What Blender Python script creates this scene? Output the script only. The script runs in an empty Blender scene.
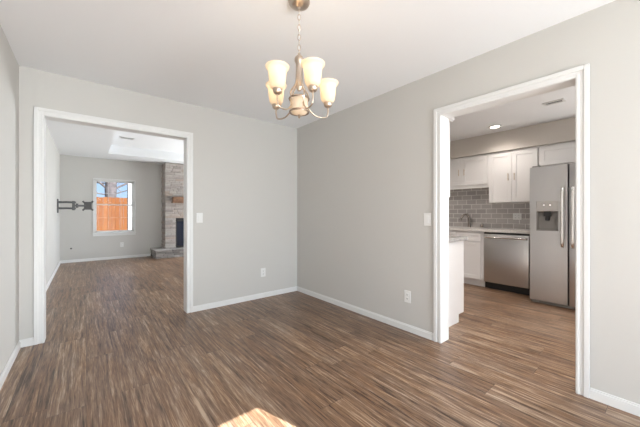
import bpy, bmesh, math, random
from mathutils import Vector, Matrix
random.seed(7)
PI = math.pi
D = bpy.data
SC = bpy.context.scene
COL = SC.collection

# ------------------------------------------------------------------ camera
cam_d = D.cameras.new('camera')
cam = D.objects.new('camera', cam_d); COL.objects.link(cam)
cam.location = (0, 0, 1.163)
cam.rotation_euler = (PI/2, 0, -0.68366)
cam_d.sensor_width = 36; cam_d.lens = 36*287.08/640
cam_d.shift_y = -0.33/640
cam_d.clip_start = 0.02
SC.camera = cam
SC.view_settings.view_transform = 'Standard'
SC.view_settings.look = 'None'
SC.view_settings.exposure = 0.35
SC.view_settings.gamma = 1.0

# ------------------------------------------------------------------ sky
world = D.worlds.new('sky'); SC.world = world; world.use_nodes = True
wn = world.node_tree.nodes; wl = world.node_tree.links; wn.clear()
wo = wn.new('ShaderNodeOutputWorld'); wb = wn.new('ShaderNodeBackground')
tc = wn.new('ShaderNodeTexCoord'); sx = wn.new('ShaderNodeSeparateXYZ')
rp = wn.new('ShaderNodeValToRGB')
rp.color_ramp.elements[0].position = 0.0; rp.color_ramp.elements[0].color = (0.48, 0.66, 0.90, 1)
rp.color_ramp.elements[1].position = 0.45; rp.color_ramp.elements[1].color = (0.18, 0.38, 0.85, 1)
wl.new(tc.outputs['Generated'], sx.inputs[0]); wl.new(sx.outputs['Z'], rp.inputs[0])
wl.new(rp.outputs[0], wb.inputs[0]); wb.inputs[1].default_value = 1.05
wl.new(wb.outputs[0], wo.inputs[0])

# ------------------------------------------------------------------ sun, daylight and fill lamps
def light(name, kind, loc, energy, color=(1, 1, 1), direction=None, **kw):
    l = D.lights.new(name, kind); o = D.objects.new(name, l); COL.objects.link(o)
    o.location = loc; l.energy = energy; l.color = color
    for k, v in kw.items(): setattr(l, k, v)
    if direction is not None:
        o.rotation_euler = Vector(direction).to_track_quat('-Z', 'Y').to_euler()
    return o
EL = math.radians(23.97)
light('sun', 'SUN', (3, -8, 8), 26.0, (1.0, 0.98, 0.955),
      (-0.3094*math.cos(EL), 0.951*math.cos(EL), -math.sin(EL)), angle=0.0025)
# fill lamp at an unseen left-wall window, added to light the right wall
light('side_fill', 'AREA', (-0.40, -1.15, 1.50), 4, (0.88, 0.95, 1.0), (1, 0.12, 0.12),
      shape='RECTANGLE', size=1.3, size_y=1.1)
# daylight through the glazed doors behind the camera; below it, added fill lamps
light('patio_daylight', 'AREA', (0.95, -4.10, 1.40), 165, (0.86, 0.94, 1.0), (-0.10, 1, 0.06),
      shape='RECTANGLE', size=3.4, size_y=2.4)
light('dining_ceiling_fill', 'AREA', (1.45, -2.44, 0.50), 64, (0.90, 0.955, 1.0), (-0.45, 0.60, 1.0),
      shape='RECTANGLE', size=1.3, size_y=0.8)  # fill lamp just inside the doors, added to brighten the dining ceiling
light('living_fill', 'AREA', (4.20, 7.3, 1.15), 138, (0.92, 0.965, 1.0), (-1, -.45, -.05),
      shape='RECTANGLE', size=2.1, size_y=1.7)  # fill lamp at the unseen side window, placed to brighten the living room
light('living_ceiling_fill', 'AREA', (4.10, 6.3, 0.70), 16, (0.92, 0.96, 1.0), (-0.9, -.5, 1.0),
      shape='RECTANGLE', size=2.4, size_y=0.7)  # upward fill lamp, added to brighten the living room ceiling
light('kitchen_fill', 'AREA', (5.36, -1.25, 1.52), 66, (1.0, 0.985, 0.96), (-1, .10, 0.35),
      shape='RECTANGLE', size=1.15, size_y=.95)  # fill lamp at an unseen window, added to brighten the kitchen

# ------------------------------------------------------------------ materials
def nodes(name):
    m = D.materials.new(name); m.use_nodes = True
    n = m.node_tree.nodes; l = m.node_tree.links
    return m, n, l, n['Principled BSDF']
def plain(name, col, rough=0.5, metal=0.0, bump=0.0, bscale=200, var=0.0, vscale=8, spec=0.5, emit=None):
    m, n, l, b = nodes(name)
    b.inputs['Base Color'].default_value = (*col, 1)
    b.inputs['Roughness'].default_value = rough
    b.inputs['Metallic'].default_value = metal
    b.inputs['Specular IOR Level'].default_value = spec
    t = n.new('ShaderNodeTexCoord')
    if var:
        nz = n.new('ShaderNodeTexNoise'); nz.inputs['Scale'].default_value = vscale; nz.inputs['Detail'].default_value = 4
        r = n.new('ShaderNodeValToRGB')
        r.color_ramp.elements[0].position = .3; r.color_ramp.elements[1].position = .7
        r.color_ramp.elements[0].color = (*[c*(1-var) for c in col], 1)
        r.color_ramp.elements[1].color = (*[min(1, c*(1+var)) for c in col], 1)
        l.new(t.outputs['Object'], nz.inputs['Vector']); l.new(nz.outputs['Fac'], r.inputs[0]); l.new(r.outputs[0], b.inputs['Base Color'])
    if bump:
        nz = n.new('ShaderNodeTexNoise'); nz.inputs['Scale'].default_value = bscale; nz.inputs['Detail'].default_value = 3
        bp = n.new('ShaderNodeBump'); bp.inputs['Strength'].default_value = bump; bp.inputs['Distance'].default_value = 0.002
        l.new(t.outputs['Object'], nz.inputs['Vector']); l.new(nz.outputs['Fac'], bp.inputs['Height']); l.new(bp.outputs[0], b.inputs['Normal'])
    if emit:
        b.inputs['Emission Color'].default_value = (*emit[0], 1); b.inputs['Emission Strength'].default_value = emit[1]
    return m
M = {}
M['wall'] = plain('wall_paint', (0.60, 0.587, 0.56), 0.6, bump=.25, bscale=160, spec=.3)
M['ceiling'] = plain('ceiling_paint', (0.87, 0.885, 0.905), 0.8, bump=.4, bscale=120, spec=.2)
M['soffit'] = plain('kitchen_paint', (0.58, 0.54, 0.50), 0.6, bump=.2, spec=.3)
M['trim'] = plain('trim_gloss_white', (0.78, 0.78, 0.77), 0.35)
M['cab'] = plain('cabinet_white', (0.80, 0.79, 0.79), 0.38)
M['gap'] = plain('dark_gap', (0.03, 0.03, 0.03), 0.7)
M['plate'] = plain('plate_plastic', (0.80, 0.80, 0.785), 0.35)
M['nickel'] = plain('brushed_nickel', (0.62, 0.52, 0.43), 0.28, 1.0, bump=.05)
M['dispenser'] = plain('satin_grey_metal', (0.50, 0.48, 0.465), 0.32, 0.8)
M['ring'] = plain('nickel_dark_reflection', (0.36, 0.29, 0.235), 0.3, 1.0)  # chandelier nickel darkened, its dark reflections put into the colour
M['chrome'] = plain('chrome', (0.80, 0.79, 0.78), 0.16, 1.0)
M['faucet'] = plain('dark_nickel', (0.38, 0.34, 0.31), 0.25, 1.0)
M['black'] = plain('black_plastic', (0.015, 0.015, 0.016), 0.4)
M['grey'] = plain('grey_plastic', (0.22, 0.21, 0.20), 0.35)
M['mount'] = plain('mount_steel', (0.13, 0.13, 0.13), 0.45, 0.3)
M['concrete'] = plain('concrete', (0.42, 0.40, 0.37), 0.9, var=.15, bump=.5, bscale=40)
M['grass'] = plain('lawn', (0.16, 0.17, 0.07), 0.95, var=.4, vscale=5, bump=.8, bscale=60)
M['bark'] = plain('bark', (0.045, 0.038, 0.040), 0.9, var=.5, vscale=9, bump=1.0, bscale=25)
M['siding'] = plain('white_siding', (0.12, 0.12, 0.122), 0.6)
M['roofing'] = plain('roofing', (0.10, 0.09, 0.09), 0.9, bump=.6, bscale=60)
M['mantel'] = plain('mantel_wood', (0.20, 0.105, 0.058), 0.6, var=.35, vscale=14, bump=.4, bscale=50)
M['quartz'] = plain('quartz', (0.66, 0.64, 0.62), 0.2, var=.14, vscale=90)
M['granite'] = plain('speckled_stone', (0.42, 0.41, 0.40), 0.2, var=.4, vscale=120)
M['exterior'] = plain('exterior_brick', (0.30, 0.20, 0.15), 0.9, var=.3)
M['fireglass'] = plain('fire_glass', (0.012, 0.016, 0.03), 0.08)
M['bulb'] = plain('lit_bulb', (1, .9, .75), 0.4, emit=((1.0, 0.78, 0.48), 2.0))
M['led'] = plain('lit_lens', (1, 1, 1), 0.4, emit=((1.0, 0.90, 0.76), 8.0))
M['dot'] = plain('lit_indicator', (1, 1, 1), 0.4, emit=((1.0, 0.97, 0.9), 1.0))

def shade_glass():
    m, n, l, b = nodes('frosted_alabaster_glass')
    out = n['Material Output']
    b.inputs['Base Color'].default_value = (0.88, 0.81, 0.72, 1); b.inputs['Roughness'].default_value = 0.25
    tr = n.new('ShaderNodeBsdfTranslucent'); tr.inputs[0].default_value = (1.0, 0.92, 0.80, 1)
    mx = n.new('ShaderNodeMixShader'); mx.inputs[0].default_value = 0.55
    l.new(b.outputs[0], mx.inputs[1]); l.new(tr.outputs[0], mx.inputs[2]); l.new(mx.outputs[0], out.inputs['Surface'])
    return m
M['shade'] = shade_glass()

def pane_glass():
    m, n, l, b = nodes('window_glass')
    out = n['Material Output']; n.remove(b)
    tp = n.new('ShaderNodeBsdfTransparent'); tp.inputs[0].default_value = (.97, .98, .98, 1)
    g = n.new('ShaderNodeBsdfGlossy'); g.inputs['Roughness'].default_value = 0.02
    lw = n.new('ShaderNodeFresnel'); lw.inputs[0].default_value = 1.10
    mx = n.new('ShaderNodeMixShader')
    l.new(lw.outputs[0], mx.inputs[0]); l.new(tp.outputs[0], mx.inputs[1]); l.new(g.outputs[0], mx.inputs[2]); l.new(mx.outputs[0], out.inputs['Surface'])
    return m
M['glass'] = pane_glass()

def steel():
    m, n, l, b = nodes('stainless_steel')
    b.inputs['Metallic'].default_value = 1.0; b.inputs['Base Color'].default_value = (0.56, 0.555, 0.555, 1)
    t = n.new('ShaderNodeTexCoord'); mp = n.new('ShaderNodeMapping'); mp.inputs['Scale'].default_value = (2, 2, 260)
    nz = n.new('ShaderNodeTexNoise'); nz.inputs['Scale'].default_value = 2.0; nz.inputs['Detail'].default_value = 2
    mr = n.new('ShaderNodeMapRange'); mr.inputs[3].default_value = 0.24; mr.inputs[4].default_value = 0.40
    bp = n.new('ShaderNodeBump'); bp.inputs['Strength'].default_value = .06; bp.inputs['Distance'].default_value = 0.001
    l.new(t.outputs['Object'], mp.inputs[0]); l.new(mp.outputs[0], nz.inputs['Vector'])
    l.new(nz.outputs['Fac'], mr.inputs[0]); l.new(mr.outputs[0], b.inputs['Roughness'])
    l.new(nz.outputs['Fac'], bp.inputs['Height']); l.new(bp.outputs[0], b.inputs['Normal'])
    return m
M['steel'] = steel()

def math_node(n, l, op, a, b=None, c=None):
    k = n.new('ShaderNodeMath'); k.operation = op
    for i, v in enumerate((a, b, c)):
        if v is None: continue
        if isinstance(v, (int, float)): k.inputs[i].default_value = v
        else: l.new(v, k.inputs[i])
    return k.outputs[0]

def wood_floor():
    m, n, l, b = nodes('plank_floor')
    t = n.new('ShaderNodeTexCoord'); s = n.new('ShaderNodeSeparateXYZ'); l.new(t.outputs['Object'], s.inputs[0])
    PW, PL = 0.18, 1.22
    row = math_node(n, l, 'FLOOR', math_node(n, l, 'DIVIDE', s.outputs['X'], PW))
    wr = n.new('ShaderNodeTexWhiteNoise'); wr.noise_dimensions = '1D'; l.new(row, wr.inputs['W'])
    yo = math_node(n, l, 'ADD', math_node(n, l, 'DIVIDE', s.outputs['Y'], PL), wr.outputs['Value'])
    colm = math_node(n, l, 'FLOOR', yo)
    cid = n.new('ShaderNodeCombineXYZ'); l.new(row, cid.inputs[0]); l.new(colm, cid.inputs[1])
    wp = n.new('ShaderNodeTexWhiteNoise'); wp.noise_dimensions = '2D'; l.new(cid.outputs[0], wp.inputs['Vector'])
    # grain, shifted for every plank
    gx = n.new('ShaderNodeCombineXYZ')
    l.new(s.outputs['X'], gx.inputs[0]); l.new(s.outputs['Y'], gx.inputs[1]); l.new(math_node(n, l, 'MULTIPLY', wp.outputs['Value'], 37.0), gx.inputs[2])
    def grain(scx, scy, det, dist):
        mp = n.new('ShaderNodeMapping'); mp.inputs['Scale'].default_value = (scx, scy, 1)
        nz = n.new('ShaderNodeTexNoise'); nz.inputs['Scale'].default_value = 1; nz.inputs['Detail'].default_value = det
        nz.inputs['Roughness'].default_value = .62; nz.inputs['Distortion'].default_value = dist
        l.new(gx.outputs[0], mp.inputs[0]); l.new(mp.outputs[0], nz.inputs['Vector']); return nz.outputs['Fac']
    g1 = grain(52, 2.2, 7, .5); g2 = grain(190, 9.0, 4, .3); g3 = grain(9, 1.6, 2, .3)
    mix = math_node(n, l, 'ADD', math_node(n, l, 'MULTIPLY', g1, 0.62), math_node(n, l, 'MULTIPLY', g2, 0.38))
    mix = math_node(n, l, 'ADD', mix, math_node(n, l, 'MULTIPLY', math_node(n, l, 'SUBTRACT', wp.outputs['Value'], .5), 0.07))
    r = n.new('ShaderNodeValToRGB'); e = r.color_ramp.elements
    e[0].position = .38; e[0].color = (0.055, 0.032, 0.019, 1)
    e[1].position = .65; e[1].color = (0.50, 0.395, 0.305, 1)
    e.new(.46).color = (0.175, 0.106, 0.070, 1); e.new(.54).color = (0.26, 0.168, 0.108, 1)
    l.new(mix, r.inputs[0])
    # broad warm / grey drift
    hs = n.new('ShaderNodeMix'); hs.data_type = 'RGBA'; hs.blend_type = 'MULTIPLY'
    r3 = n.new('ShaderNodeValToRGB'); r3.color_ramp.elements[0].position = .35; r3.color_ramp.elements[1].position = .65
    r3.color_ramp.elements[0].color = (1.0, 0.88, 0.74, 1); r3.color_ramp.elements[1].color = (1.0, 1.0, 1.0, 1)
    l.new(g3, r3.inputs[0]); hs.inputs[0].default_value = 1.0
    l.new(r.outputs[0], hs.inputs[6]); l.new(r3.outputs[0], hs.inputs[7])
    # joints
    fx = math_node(n, l, 'FRACT', math_node(n, l, 'DIVIDE', s.outputs['X'], PW)); fy = math_node(n, l, 'FRACT', yo)
    jx = math_node(n, l, 'LESS_THAN', fx, 0.014); jy = math_node(n, l, 'LESS_THAN', fy, 0.0022)
    j = math_node(n, l, 'MAXIMUM', jx, jy)
    jm = n.new('ShaderNodeMix'); jm.data_type = 'RGBA'; l.new(math_node(n, l, 'MULTIPLY', j, .6), jm.inputs[0])
    l.new(hs.outputs[2], jm.inputs[6]); jm.inputs[7].default_value = (0.04, 0.025, 0.018, 1)
    l.new(jm.outputs[2], b.inputs['Base Color'])
    mr = n.new('ShaderNodeMapRange'); mr.inputs[3].default_value = .28; mr.inputs[4].default_value = .40
    l.new(g1, mr.inputs[0]); l.new(mr.outputs[0], b.inputs['Roughness'])
    bp = n.new('ShaderNodeBump'); bp.inputs['Strength'].default_value = .22; bp.inputs['Distance'].default_value = .0015
    l.new(math_node(n, l, 'SUBTRACT', mix, j), bp.inputs['Height']); l.new(bp.outputs[0], b.inputs['Normal'])
    b.inputs['Specular IOR Level'].default_value = .55
    return m
M['floor'] = wood_floor()

def tile():
    m, n, l, b = nodes('grey_subway_tile')
    t = n.new('ShaderNodeTexCoord'); s = n.new('ShaderNodeSeparateXYZ'); c = n.new('ShaderNodeCombineXYZ')
    l.new(t.outputs['Object'], s.inputs[0]); l.new(s.outputs['Y'], c.inputs[0]); l.new(s.outputs['Z'], c.inputs[1])
    br = n.new('ShaderNodeTexBrick'); br.offset = .5
    br.inputs['Scale'].default_value = 1; br.inputs['Brick Width'].default_value = .165; br.inputs['Row Height'].default_value = .0825
    br.inputs['Mortar Size'].default_value = .0045; br.inputs['Mortar Smooth'].default_value = .1
    br.inputs['Color1'].default_value = (0.40, 0.375, 0.365, 1); br.inputs['Color2'].default_value = (0.50, 0.475, 0.46, 1)
    br.inputs['Mortar'].default_value = (0.72, 0.70, 0.68, 1)
    l.new(c.outputs[0], br.inputs['Vector']); l.new(br.outputs['Color'], b.inputs['Base Color'])
    mr = n.new('ShaderNodeMapRange'); mr.inputs[3].default_value = .12; mr.inputs[4].default_value = .8
    l.new(br.outputs['Fac'], mr.inputs[0]); l.new(mr.outputs[0], b.inputs['Roughness'])
    bp = n.new('ShaderNodeBump'); bp.inputs['Strength'].default_value = .5; bp.inputs['Distance'].default_value = .003; bp.invert = True
    l.new(br.outputs['Fac'], bp.inputs['Height']); l.new(bp.outputs[0], b.inputs['Normal'])
    return m
M['tile'] = tile()

def by_attr(name, cols, rough=.85, attr='piece', noise=.25, nscale=30):
    """colour of its own for every stone or board, from a per-piece random value"""
    m, n, l, b = nodes(name)
    a = n.new('ShaderNodeAttribute'); a.attribute_name = attr
    r = n.new('ShaderNodeValToRGB'); e = r.color_ramp.elements
    e[0].position = 0; e[0].color = (*cols[0], 1); e[1].position = 1; e[1].color = (*cols[-1], 1)
    for i, c in enumerate(cols[1:-1], 1): e.new(i/(len(cols)-1)).color = (*c, 1)
    l.new(a.outputs['Fac'], r.inputs[0])
    t = n.new('ShaderNodeTexCoord'); nz = n.new('ShaderNodeTexNoise'); nz.inputs['Scale'].default_value = nscale; nz.inputs['Detail'].default_value = 5
    mr = n.new('ShaderNodeMapRange'); mr.inputs[3].default_value = 1-noise; mr.inputs[4].default_value = 1+noise
    l.new(t.outputs['Object'], nz.inputs['Vector']); l.new(nz.outputs['Fac'], mr.inputs[0])
    mx = n.new('ShaderNodeVectorMath'); mx.operation = 'SCALE'
    l.new(r.outputs[0], mx.inputs[0]); l.new(mr.outputs[0], mx.inputs['Scale']); l.new(mx.outputs[0], b.inputs['Base Color'])
    bp = n.new('ShaderNodeBump'); bp.inputs['Strength'].default_value = .6; bp.inputs['Distance'].default_value = .006
    l.new(nz.outputs['Fac'], bp.inputs['Height']); l.new(bp.outputs[0], b.inputs['Normal'])
    b.inputs['Roughness'].default_value = rough
    return m
M['stone'] = by_attr('ledger_stone', [(.29, .26, .24), (.36, .32, .295), (.42, .38, .35), (.36, .29, .245), (.38, .36, .34)])
M['hearthstone'] = by_attr('hearth_stone', [(.20, .185, .175), (.28, .26, .245), (.34, .315, .295)])
M['fence'] = by_attr('cedar_boards', [(.074, .027, .010), (.088, .034, .013), (.100, .041, .016), (.080, .030, .011)], rough=1.0, noise=.2, nscale=12)
M['fence'].node_tree.nodes['Principled BSDF'].inputs['Specular IOR Level'].default_value = .1

# ------------------------------------------------------------------ mesh helpers
class MB:
    def __init__(s): s.bm = bmesh.new(); s.lay = None
    def _bev(s, geom_verts, bevel, seg=1):
        es = list({e for v in geom_verts for e in v.link_edges})
        bmesh.ops.bevel(s.bm, geom=es, offset=bevel, segments=seg, affect='EDGES', profile=.5)
    def box(s, x0, x1, y0, y1, z0, z1, bevel=0, seg=1, val=None):
        x0, x1 = sorted((x0, x1)); y0, y1 = sorted((y0, y1)); z0, z1 = sorted((z0, z1))
        old = set(s.bm.faces) if val is not None else None
        r = bmesh.ops.create_cube(s.bm, size=1)
        bmesh.ops.scale(s.bm, vec=(x1-x0, y1-y0, z1-z0), verts=r['verts'])
        bmesh.ops.translate(s.bm, vec=((x0+x1)/2, (y0+y1)/2, (z0+z1)/2), verts=r['verts'])
        if bevel: s._bev(r['verts'], min(bevel, .45*min(x1-x0, y1-y0, z1-z0)), seg)
        if val is not None:
            if s.lay is None: s.lay = s.bm.faces.layers.float.new('piece'); 
            for f in s.bm.faces:
                if f not in old: f[s.lay] = val
        return s
    def quadbox(s, pts, z0, z1):      # prism over a plan polygon
        a = [s.bm.verts.new((x, y, z0)) for x, y in pts]; b = [s.bm.verts.new((x, y, z1)) for x, y in pts]
        n = len(pts); s.bm.faces.new(a[::-1]); s.bm.faces.new(b)
        for i in range(n): s.bm.faces.new((a[i], a[(i+1) % n], b[(i+1) % n], b[i]))
        return s
    def lathe(s, cx, cy, prof, n=32, closed=False, axis='z', cz=0):
        rings = []
        for r, z in prof:
            ring = []
            for i in range(n):
                a = 2*PI*i/n
                if axis == 'z': p = (cx+r*math.cos(a), cy+r*math.sin(a), z)
                elif axis == 'x': p = (cx+z, cy+r*math.cos(a), cz+r*math.sin(a))
                else: p = (cx+r*math.cos(a), cy+z, cz+r*math.sin(a))
                ring.append(s.bm.verts.new(p))
            rings.append(ring)
        for k in range(len(rings)-1):
            for i in range(n):
                s.bm.faces.new((rings[k][i], rings[k][(i+1) % n], rings[k+1][(i+1) % n], rings[k+1][i]))
        if closed:
            s.bm.faces.new(rings[0][::-1]); s.bm.faces.new(rings[-1])
        return s
    def tube(s, pts, r, n=10, loop=False):
        pts = [Vector(p) for p in pts]; m = len(pts)
        rad = r if isinstance(r, (list, tuple)) else [r]*m
        tang = []
        for i in range(m):
            if loop: t = pts[(i+1) % m]-pts[i-1]
            else: t = pts[min(i+1, m-1)]-pts[max(i-1, 0)]
            tang.append(t.normalized())
        up = Vector((0, 0, 1)) if abs(tang[0].z) < .9 else Vector((1, 0, 0))
        u = tang[0].cross(up).normalized(); rings = []
        for i in range(m):
            u = (u-tang[i]*u.dot(tang[i])).normalized(); v = tang[i].cross(u)
            rings.append([s.bm.verts.new(pts[i]+(u*math.cos(2*PI*k/n)+v*math.sin(2*PI*k/n))*rad[i]) for k in range(n)])
        for i in range(m if loop else m-1):
            a, b = rings[i], rings[(i+1) % m]
            for k in range(n): s.bm.faces.new((a[k], a[(k+1) % n], b[(k+1) % n], b[k]))
        if not loop: s.bm.faces.new(rings[0][::-1]); s.bm.faces.new(rings[-1])
        return s
    def build(s, name, mat, parent=None, smooth=False, origin=None):
        bmesh.ops.recalc_face_normals(s.bm, faces=s.bm.faces[:])
        if parent is not None:
            off = Vector(parent.location); p = parent.parent
            while p is not None: off += Vector(p.location); p = p.parent
        elif origin is not None: off = Vector(origin)
        else:
            vs = [v.co for v in s.bm.verts]
            off = Vector(((min(v.x for v in vs)+max(v.x for v in vs))/2, (min(v.y for v in vs)+max(v.y for v in vs))/2, min(v.z for v in vs)))
        bmesh.ops.translate(s.bm, vec=-off, verts=s.bm.verts)
        me = D.meshes.new(name); s.bm.to_mesh(me); s.bm.free()
        me.materials.append(M[mat])
        if smooth:
            for f in me.polygons: f.use_smooth = True
            me.set_sharp_from_angle(angle=math.radians(smooth if smooth is not True else 40))
        o = D.objects.new(name, me); COL.objects.link(o)
        if parent is not None: o.parent = parent
        else: o.location = off
        return o
def box(name, mat, dims, parent=None, bevel=0, seg=1):
    return MB().box(*dims, bevel=bevel, seg=seg).build(name, mat, parent)
def spline(P, k=8):
    P = [Vector(p) for p in P]; out = []
    Q = [2*P[0]-P[1]]+P+[2*P[-1]-P[-2]]
    for i in range(1, len(Q)-2):
        a, b, c, d = Q[i-1:i+3]
        for j in range(k):
            t = j/k
            out.append(.5*((2*b)+(c-a)*t+(2*a-5*b+4*c-d)*t*t+(3*b-a-3*c+d)*t**3))
    out.append(P[-1]); return out
def thing(name, label, cat, loc, group=None):
    o = D.objects.new(name, None); COL.objects.link(o); o.location = loc; o.empty_display_size = .05
    o['label'] = label; o['category'] = cat
    if group: o['group'] = group
    return o
def tag(o, label, cat, group=None, kind=None):
    o['label'] = label; o['category'] = cat
    if group: o['group'] = group
    if kind: o['kind'] = kind
    return o
def struct(o): o['kind'] = 'structure'; return o

# ------------------------------------------------------------------ dimensions (metres)
XL, XR, YB, YN = -0.45, 2.464, 3.568, -2.60       # dining room
XR2, YB2 = 2.584, 3.688                            # far faces of its two opened walls
H = 2.44
LX0, LX1, LY1, LH = -0.47, 4.30, 8.95, 2.52        # living room
KX1 = 5.42                             # kitchen
OA, OB, OH = -0.290, 0.906, 2.036                  # living opening x range, height
QA, QB = 0.396, 1.303                              # kitchen opening y range

# ------------------------------------------------------------------ shell
f = MB(); f.box(-0.6, 5.6, YN-.15, 9.1, -0.10, 0.0)
struct(f.build('floor', 'floor', origin=(0, 0, 0)))
struct(box('ceiling', 'ceiling', (-0.6, XR+.06, YN-.15, YB+.06, H, H+.12)))
struct(box('ceiling_kitchen', 'ceiling', (XR+.06, 5.6, YN-.15, YB+.06, H, H+.12)))
TX0, TX1, TY0, TY1, TH = 0.385, 3.45, 4.60, 8.06, 2.715
c = MB()
c.box(-0.6, TX0, YB+.06, 9.1, LH, TH); c.box(TX1, 4.45, YB+.06, 9.1, LH, TH)
c.box(TX0, TX1, YB+.06, TY0, LH, TH); c.box(TX0, TX1, TY1, 9.1, LH, TH)
c.box(-0.6, 4.45, YB+.06, 9.1, TH, TH+.1)
struct(c.build('ceiling_living', 'ceiling'))

w = MB(); w.box(XL-.12, OA-.012, YB, YB2, 0, H+.10); w.box(OB+.012, XR+.001, YB, YB2, 0, H+.10); w.box(OA-.012, OB+.012, YB, YB2, OH+.012, H+.10)
w.box(XR, 5.6, YB, YB2, 0, H+.10)
struct(w.build('wall_back', 'wall'))
w = MB(); w.box(XR, XR2, QB+.012, YB, 0, H); w.box(XR, XR2, YN, QA-.012, 0, H); w.box(XR, XR2, QA-.012, QB+.012, OH+.012, H)
struct(w.build('wall_right', 'wall'))
m = MB(); m.box(XL-.12, XL, YN, -1.85, 0, H); m.box(XL-.12, XL, -.45, YB, 0, H); m.box(XL-.12, XL, -1.85, -.45, 0, .9); m.box(XL-.12, XL, -1.85, -.45, 2.1, H)
struct(m.build('wall_left', 'wall'))
m = MB(); t = .045
for a in ((-1.85, -1.85+t), (-.45-t, -.45), (-1.15-t/2, -1.15+t/2)): m.box(XL-.09, XL-.03, a[0], a[1], .9, 2.1)
m.box(XL-.09, XL-.03, -1.85, -.45, .9, .9+t); m.box(XL-.09, XL-.03, -1.85, -.45, 2.1-t, 2.1)
r = struct(m.build('unseen_window_4', 'trim')); MB().box(XL-.063, XL-.057, -1.81, -.49, .94, 2.06).build('glass_pane', 'glass', r)  # unseen window, added so light reaches the right wall
# wall behind the camera with its glazed opening
DX0, DX1, DH = -0.25, 2.223, 2.03
w = MB(); w.box(XL-.12, DX0, YN-.12, YN, 0, H); w.box(DX1, 5.6, YN-.12, YN, 0, H); w.box(DX0, DX1, YN-.12, YN, DH, H)

struct(w.build('wall_near', 'wall'))
# living room walls
w = MB(); WX0, WX1, WZ0, WZ1 = 0.155, 0.985, 0.675, 2.00
w.box(-0.59, WX0, LY1, LY1+.14, 0, TH); w.box(WX1, 4.45, LY1, LY1+.14, 0, TH)
w.box(WX0, WX1, LY1, LY1+.14, 0, WZ0); w.box(WX0, WX1, LY1, LY1+.14, WZ1, TH)
struct(w.build('wall_living_back', 'wall'))
struct(box('wall_living_left', 'wall', (LX0-.12, LX0, YB2, LY1, 0, TH)))
w = MB(); w.box(LX1, LX1+.12, YB2, 6.1, 0, TH); w.box(LX1, LX1+.12, 8.5, LY1, 0, TH); w.box(LX1, LX1+.12, 6.1, 8.5, 0, .35); w.box(LX1, LX1+.12, 6.1, 8.5, 2.35, TH)
struct(w.build('wall_living_right', 'wall'))
# kitchen far wall with tile backsplash and the dropped soffit over the cabinets
m = MB(); m.box(KX1, KX1+.12, YN, -1.9, 0, H); m.box(KX1, KX1+.12, -.6, YB, 0, H); m.box(KX1, KX1+.12, -1.9, -.6, 0, 1.0); m.box(KX1, KX1+.12, -1.9, -.6, 2.05, H)
kw = struct(m.build('wall_kitchen', 'wall'))
MB().box(KX1-.010, KX1-.0005, 1.19, YB-.001, 0.88, 1.62).build('tile_backsplash', 'tile', kw)
struct(box('ceiling_soffit', 'soffit', (5.03, KX1-.001, .28, YB-.001, 2.135, H-.001)))

# glazed patio door behind the camera and unseen windows added as light openings
def glazed(name, x0, x1, z0, z1, y, n):
    m = MB(); t = .045
    m.box(x0, x0+t, y-.08, y-.02, z0, z1); m.box(x1-t, x1, y-.08, y-.02, z0, z1); m.box(x0, x1, y-.08, y-.02, z1-t, z1); m.box(x0, x1, y-.08, y-.02, z0, z0+t)
    for i in range(1, n): xx = x0+(x1-x0)*i/n; m.box(xx-t/2, xx+t/2, y-.08, y-.02, z0, z1)
    r = struct(m.build(name, 'trim'))
    MB().box(x0+t, x1-t, y-.053, y-.047, z0+t, z1-t).build('glass_pane', 'glass', r); return r
glazed('door_1', DX0, DX1, 0, DH, YN, 2)
m = MB(); t = .045
for a in ((-1.9, -1.9+t), (-.6-t, -.6), (-1.25-t/2, -1.25+t/2)): m.box(KX1+.03, KX1+.09, a[0], a[1], 1.0, 2.05)
m.box(KX1+.03, KX1+.09, -1.9, -.6, 1.0, 1.0+t); m.box(KX1+.03, KX1+.09, -1.9, -.6, 2.05-t, 2.05)
r = struct(m.build('unseen_window_2', 'trim')); MB().box(KX1+.057, KX1+.063, -1.86, -.64, 1.04, 2.01).build('glass_pane', 'glass', r)  # unseen window, added to light the kitchen
m = MB(); t = .045
for a in ((6.1, 6.1+t, .35, 2.35), (8.5-t, 8.5, .35, 2.35), (7.3-t/2, 7.3+t/2, .35, 2.35)): m.box(LX1+.03, LX1+.09, a[0], a[1], a[2], a[3])
m.box(LX1+.03, LX1+.09, 6.1, 8.5, .35, .35+t); m.box(LX1+.03, LX1+.09, 6.1, 8.5, 2.35-t, 2.35)
r = struct(m.build('unseen_window_3', 'trim')); MB().box(LX1+.057, LX1+.063, 6.14, 8.46, .39, 2.31).build('glass_pane', 'glass', r)  # unseen window, placed to light the living room

# ------------------------------------------------------------------ casings (stepped profile) and jambs
def casing_back(name, x0, x1, h, y, s):
    """casing on a wall facing s along y"""
    m = MB(); W = .068
    for a, b, t in ((0, W, .011), (.004, .018, .016), (.040, W, .018)):   # measured from the inner edge
        m.box(x0-b, x0-a, y, y+s*t, 0, h+b, bevel=.002); m.box(x1+a, x1+b, y, y+s*t, 0, h+b, bevel=.002)
        m.box(x0-a, x1+a, y, y+s*t, h+a, h+b, bevel=.002)
    return struct(m.build(name, 'trim'))
def casing_side(name, y0, y1, h, x, s):
    m = MB(); W = .068
    for a, b, t in ((0, W, .011), (.004, .018, .016), (.040, W, .018)):
        m.box(x, x+s*t, y0-b, y0-a, 0, h+b, bevel=.002); m.box(x, x+s*t, y1+a, y1+b, 0, h+b, bevel=.002)
        m.box(x, x+s*t, y0-a, y1+a, h+a, h+b, bevel=.002)
    return struct(m.build(name, 'trim'))
casing_back('trim_1', OA, OB, OH, YB, -1)
casing_back('trim_2', OA, OB, OH, YB2, 1)
casing_side('trim_3', QA, QB, OH, XR, -1)
casing_side('trim_4', QA, QB, OH, XR2, 1)
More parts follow.
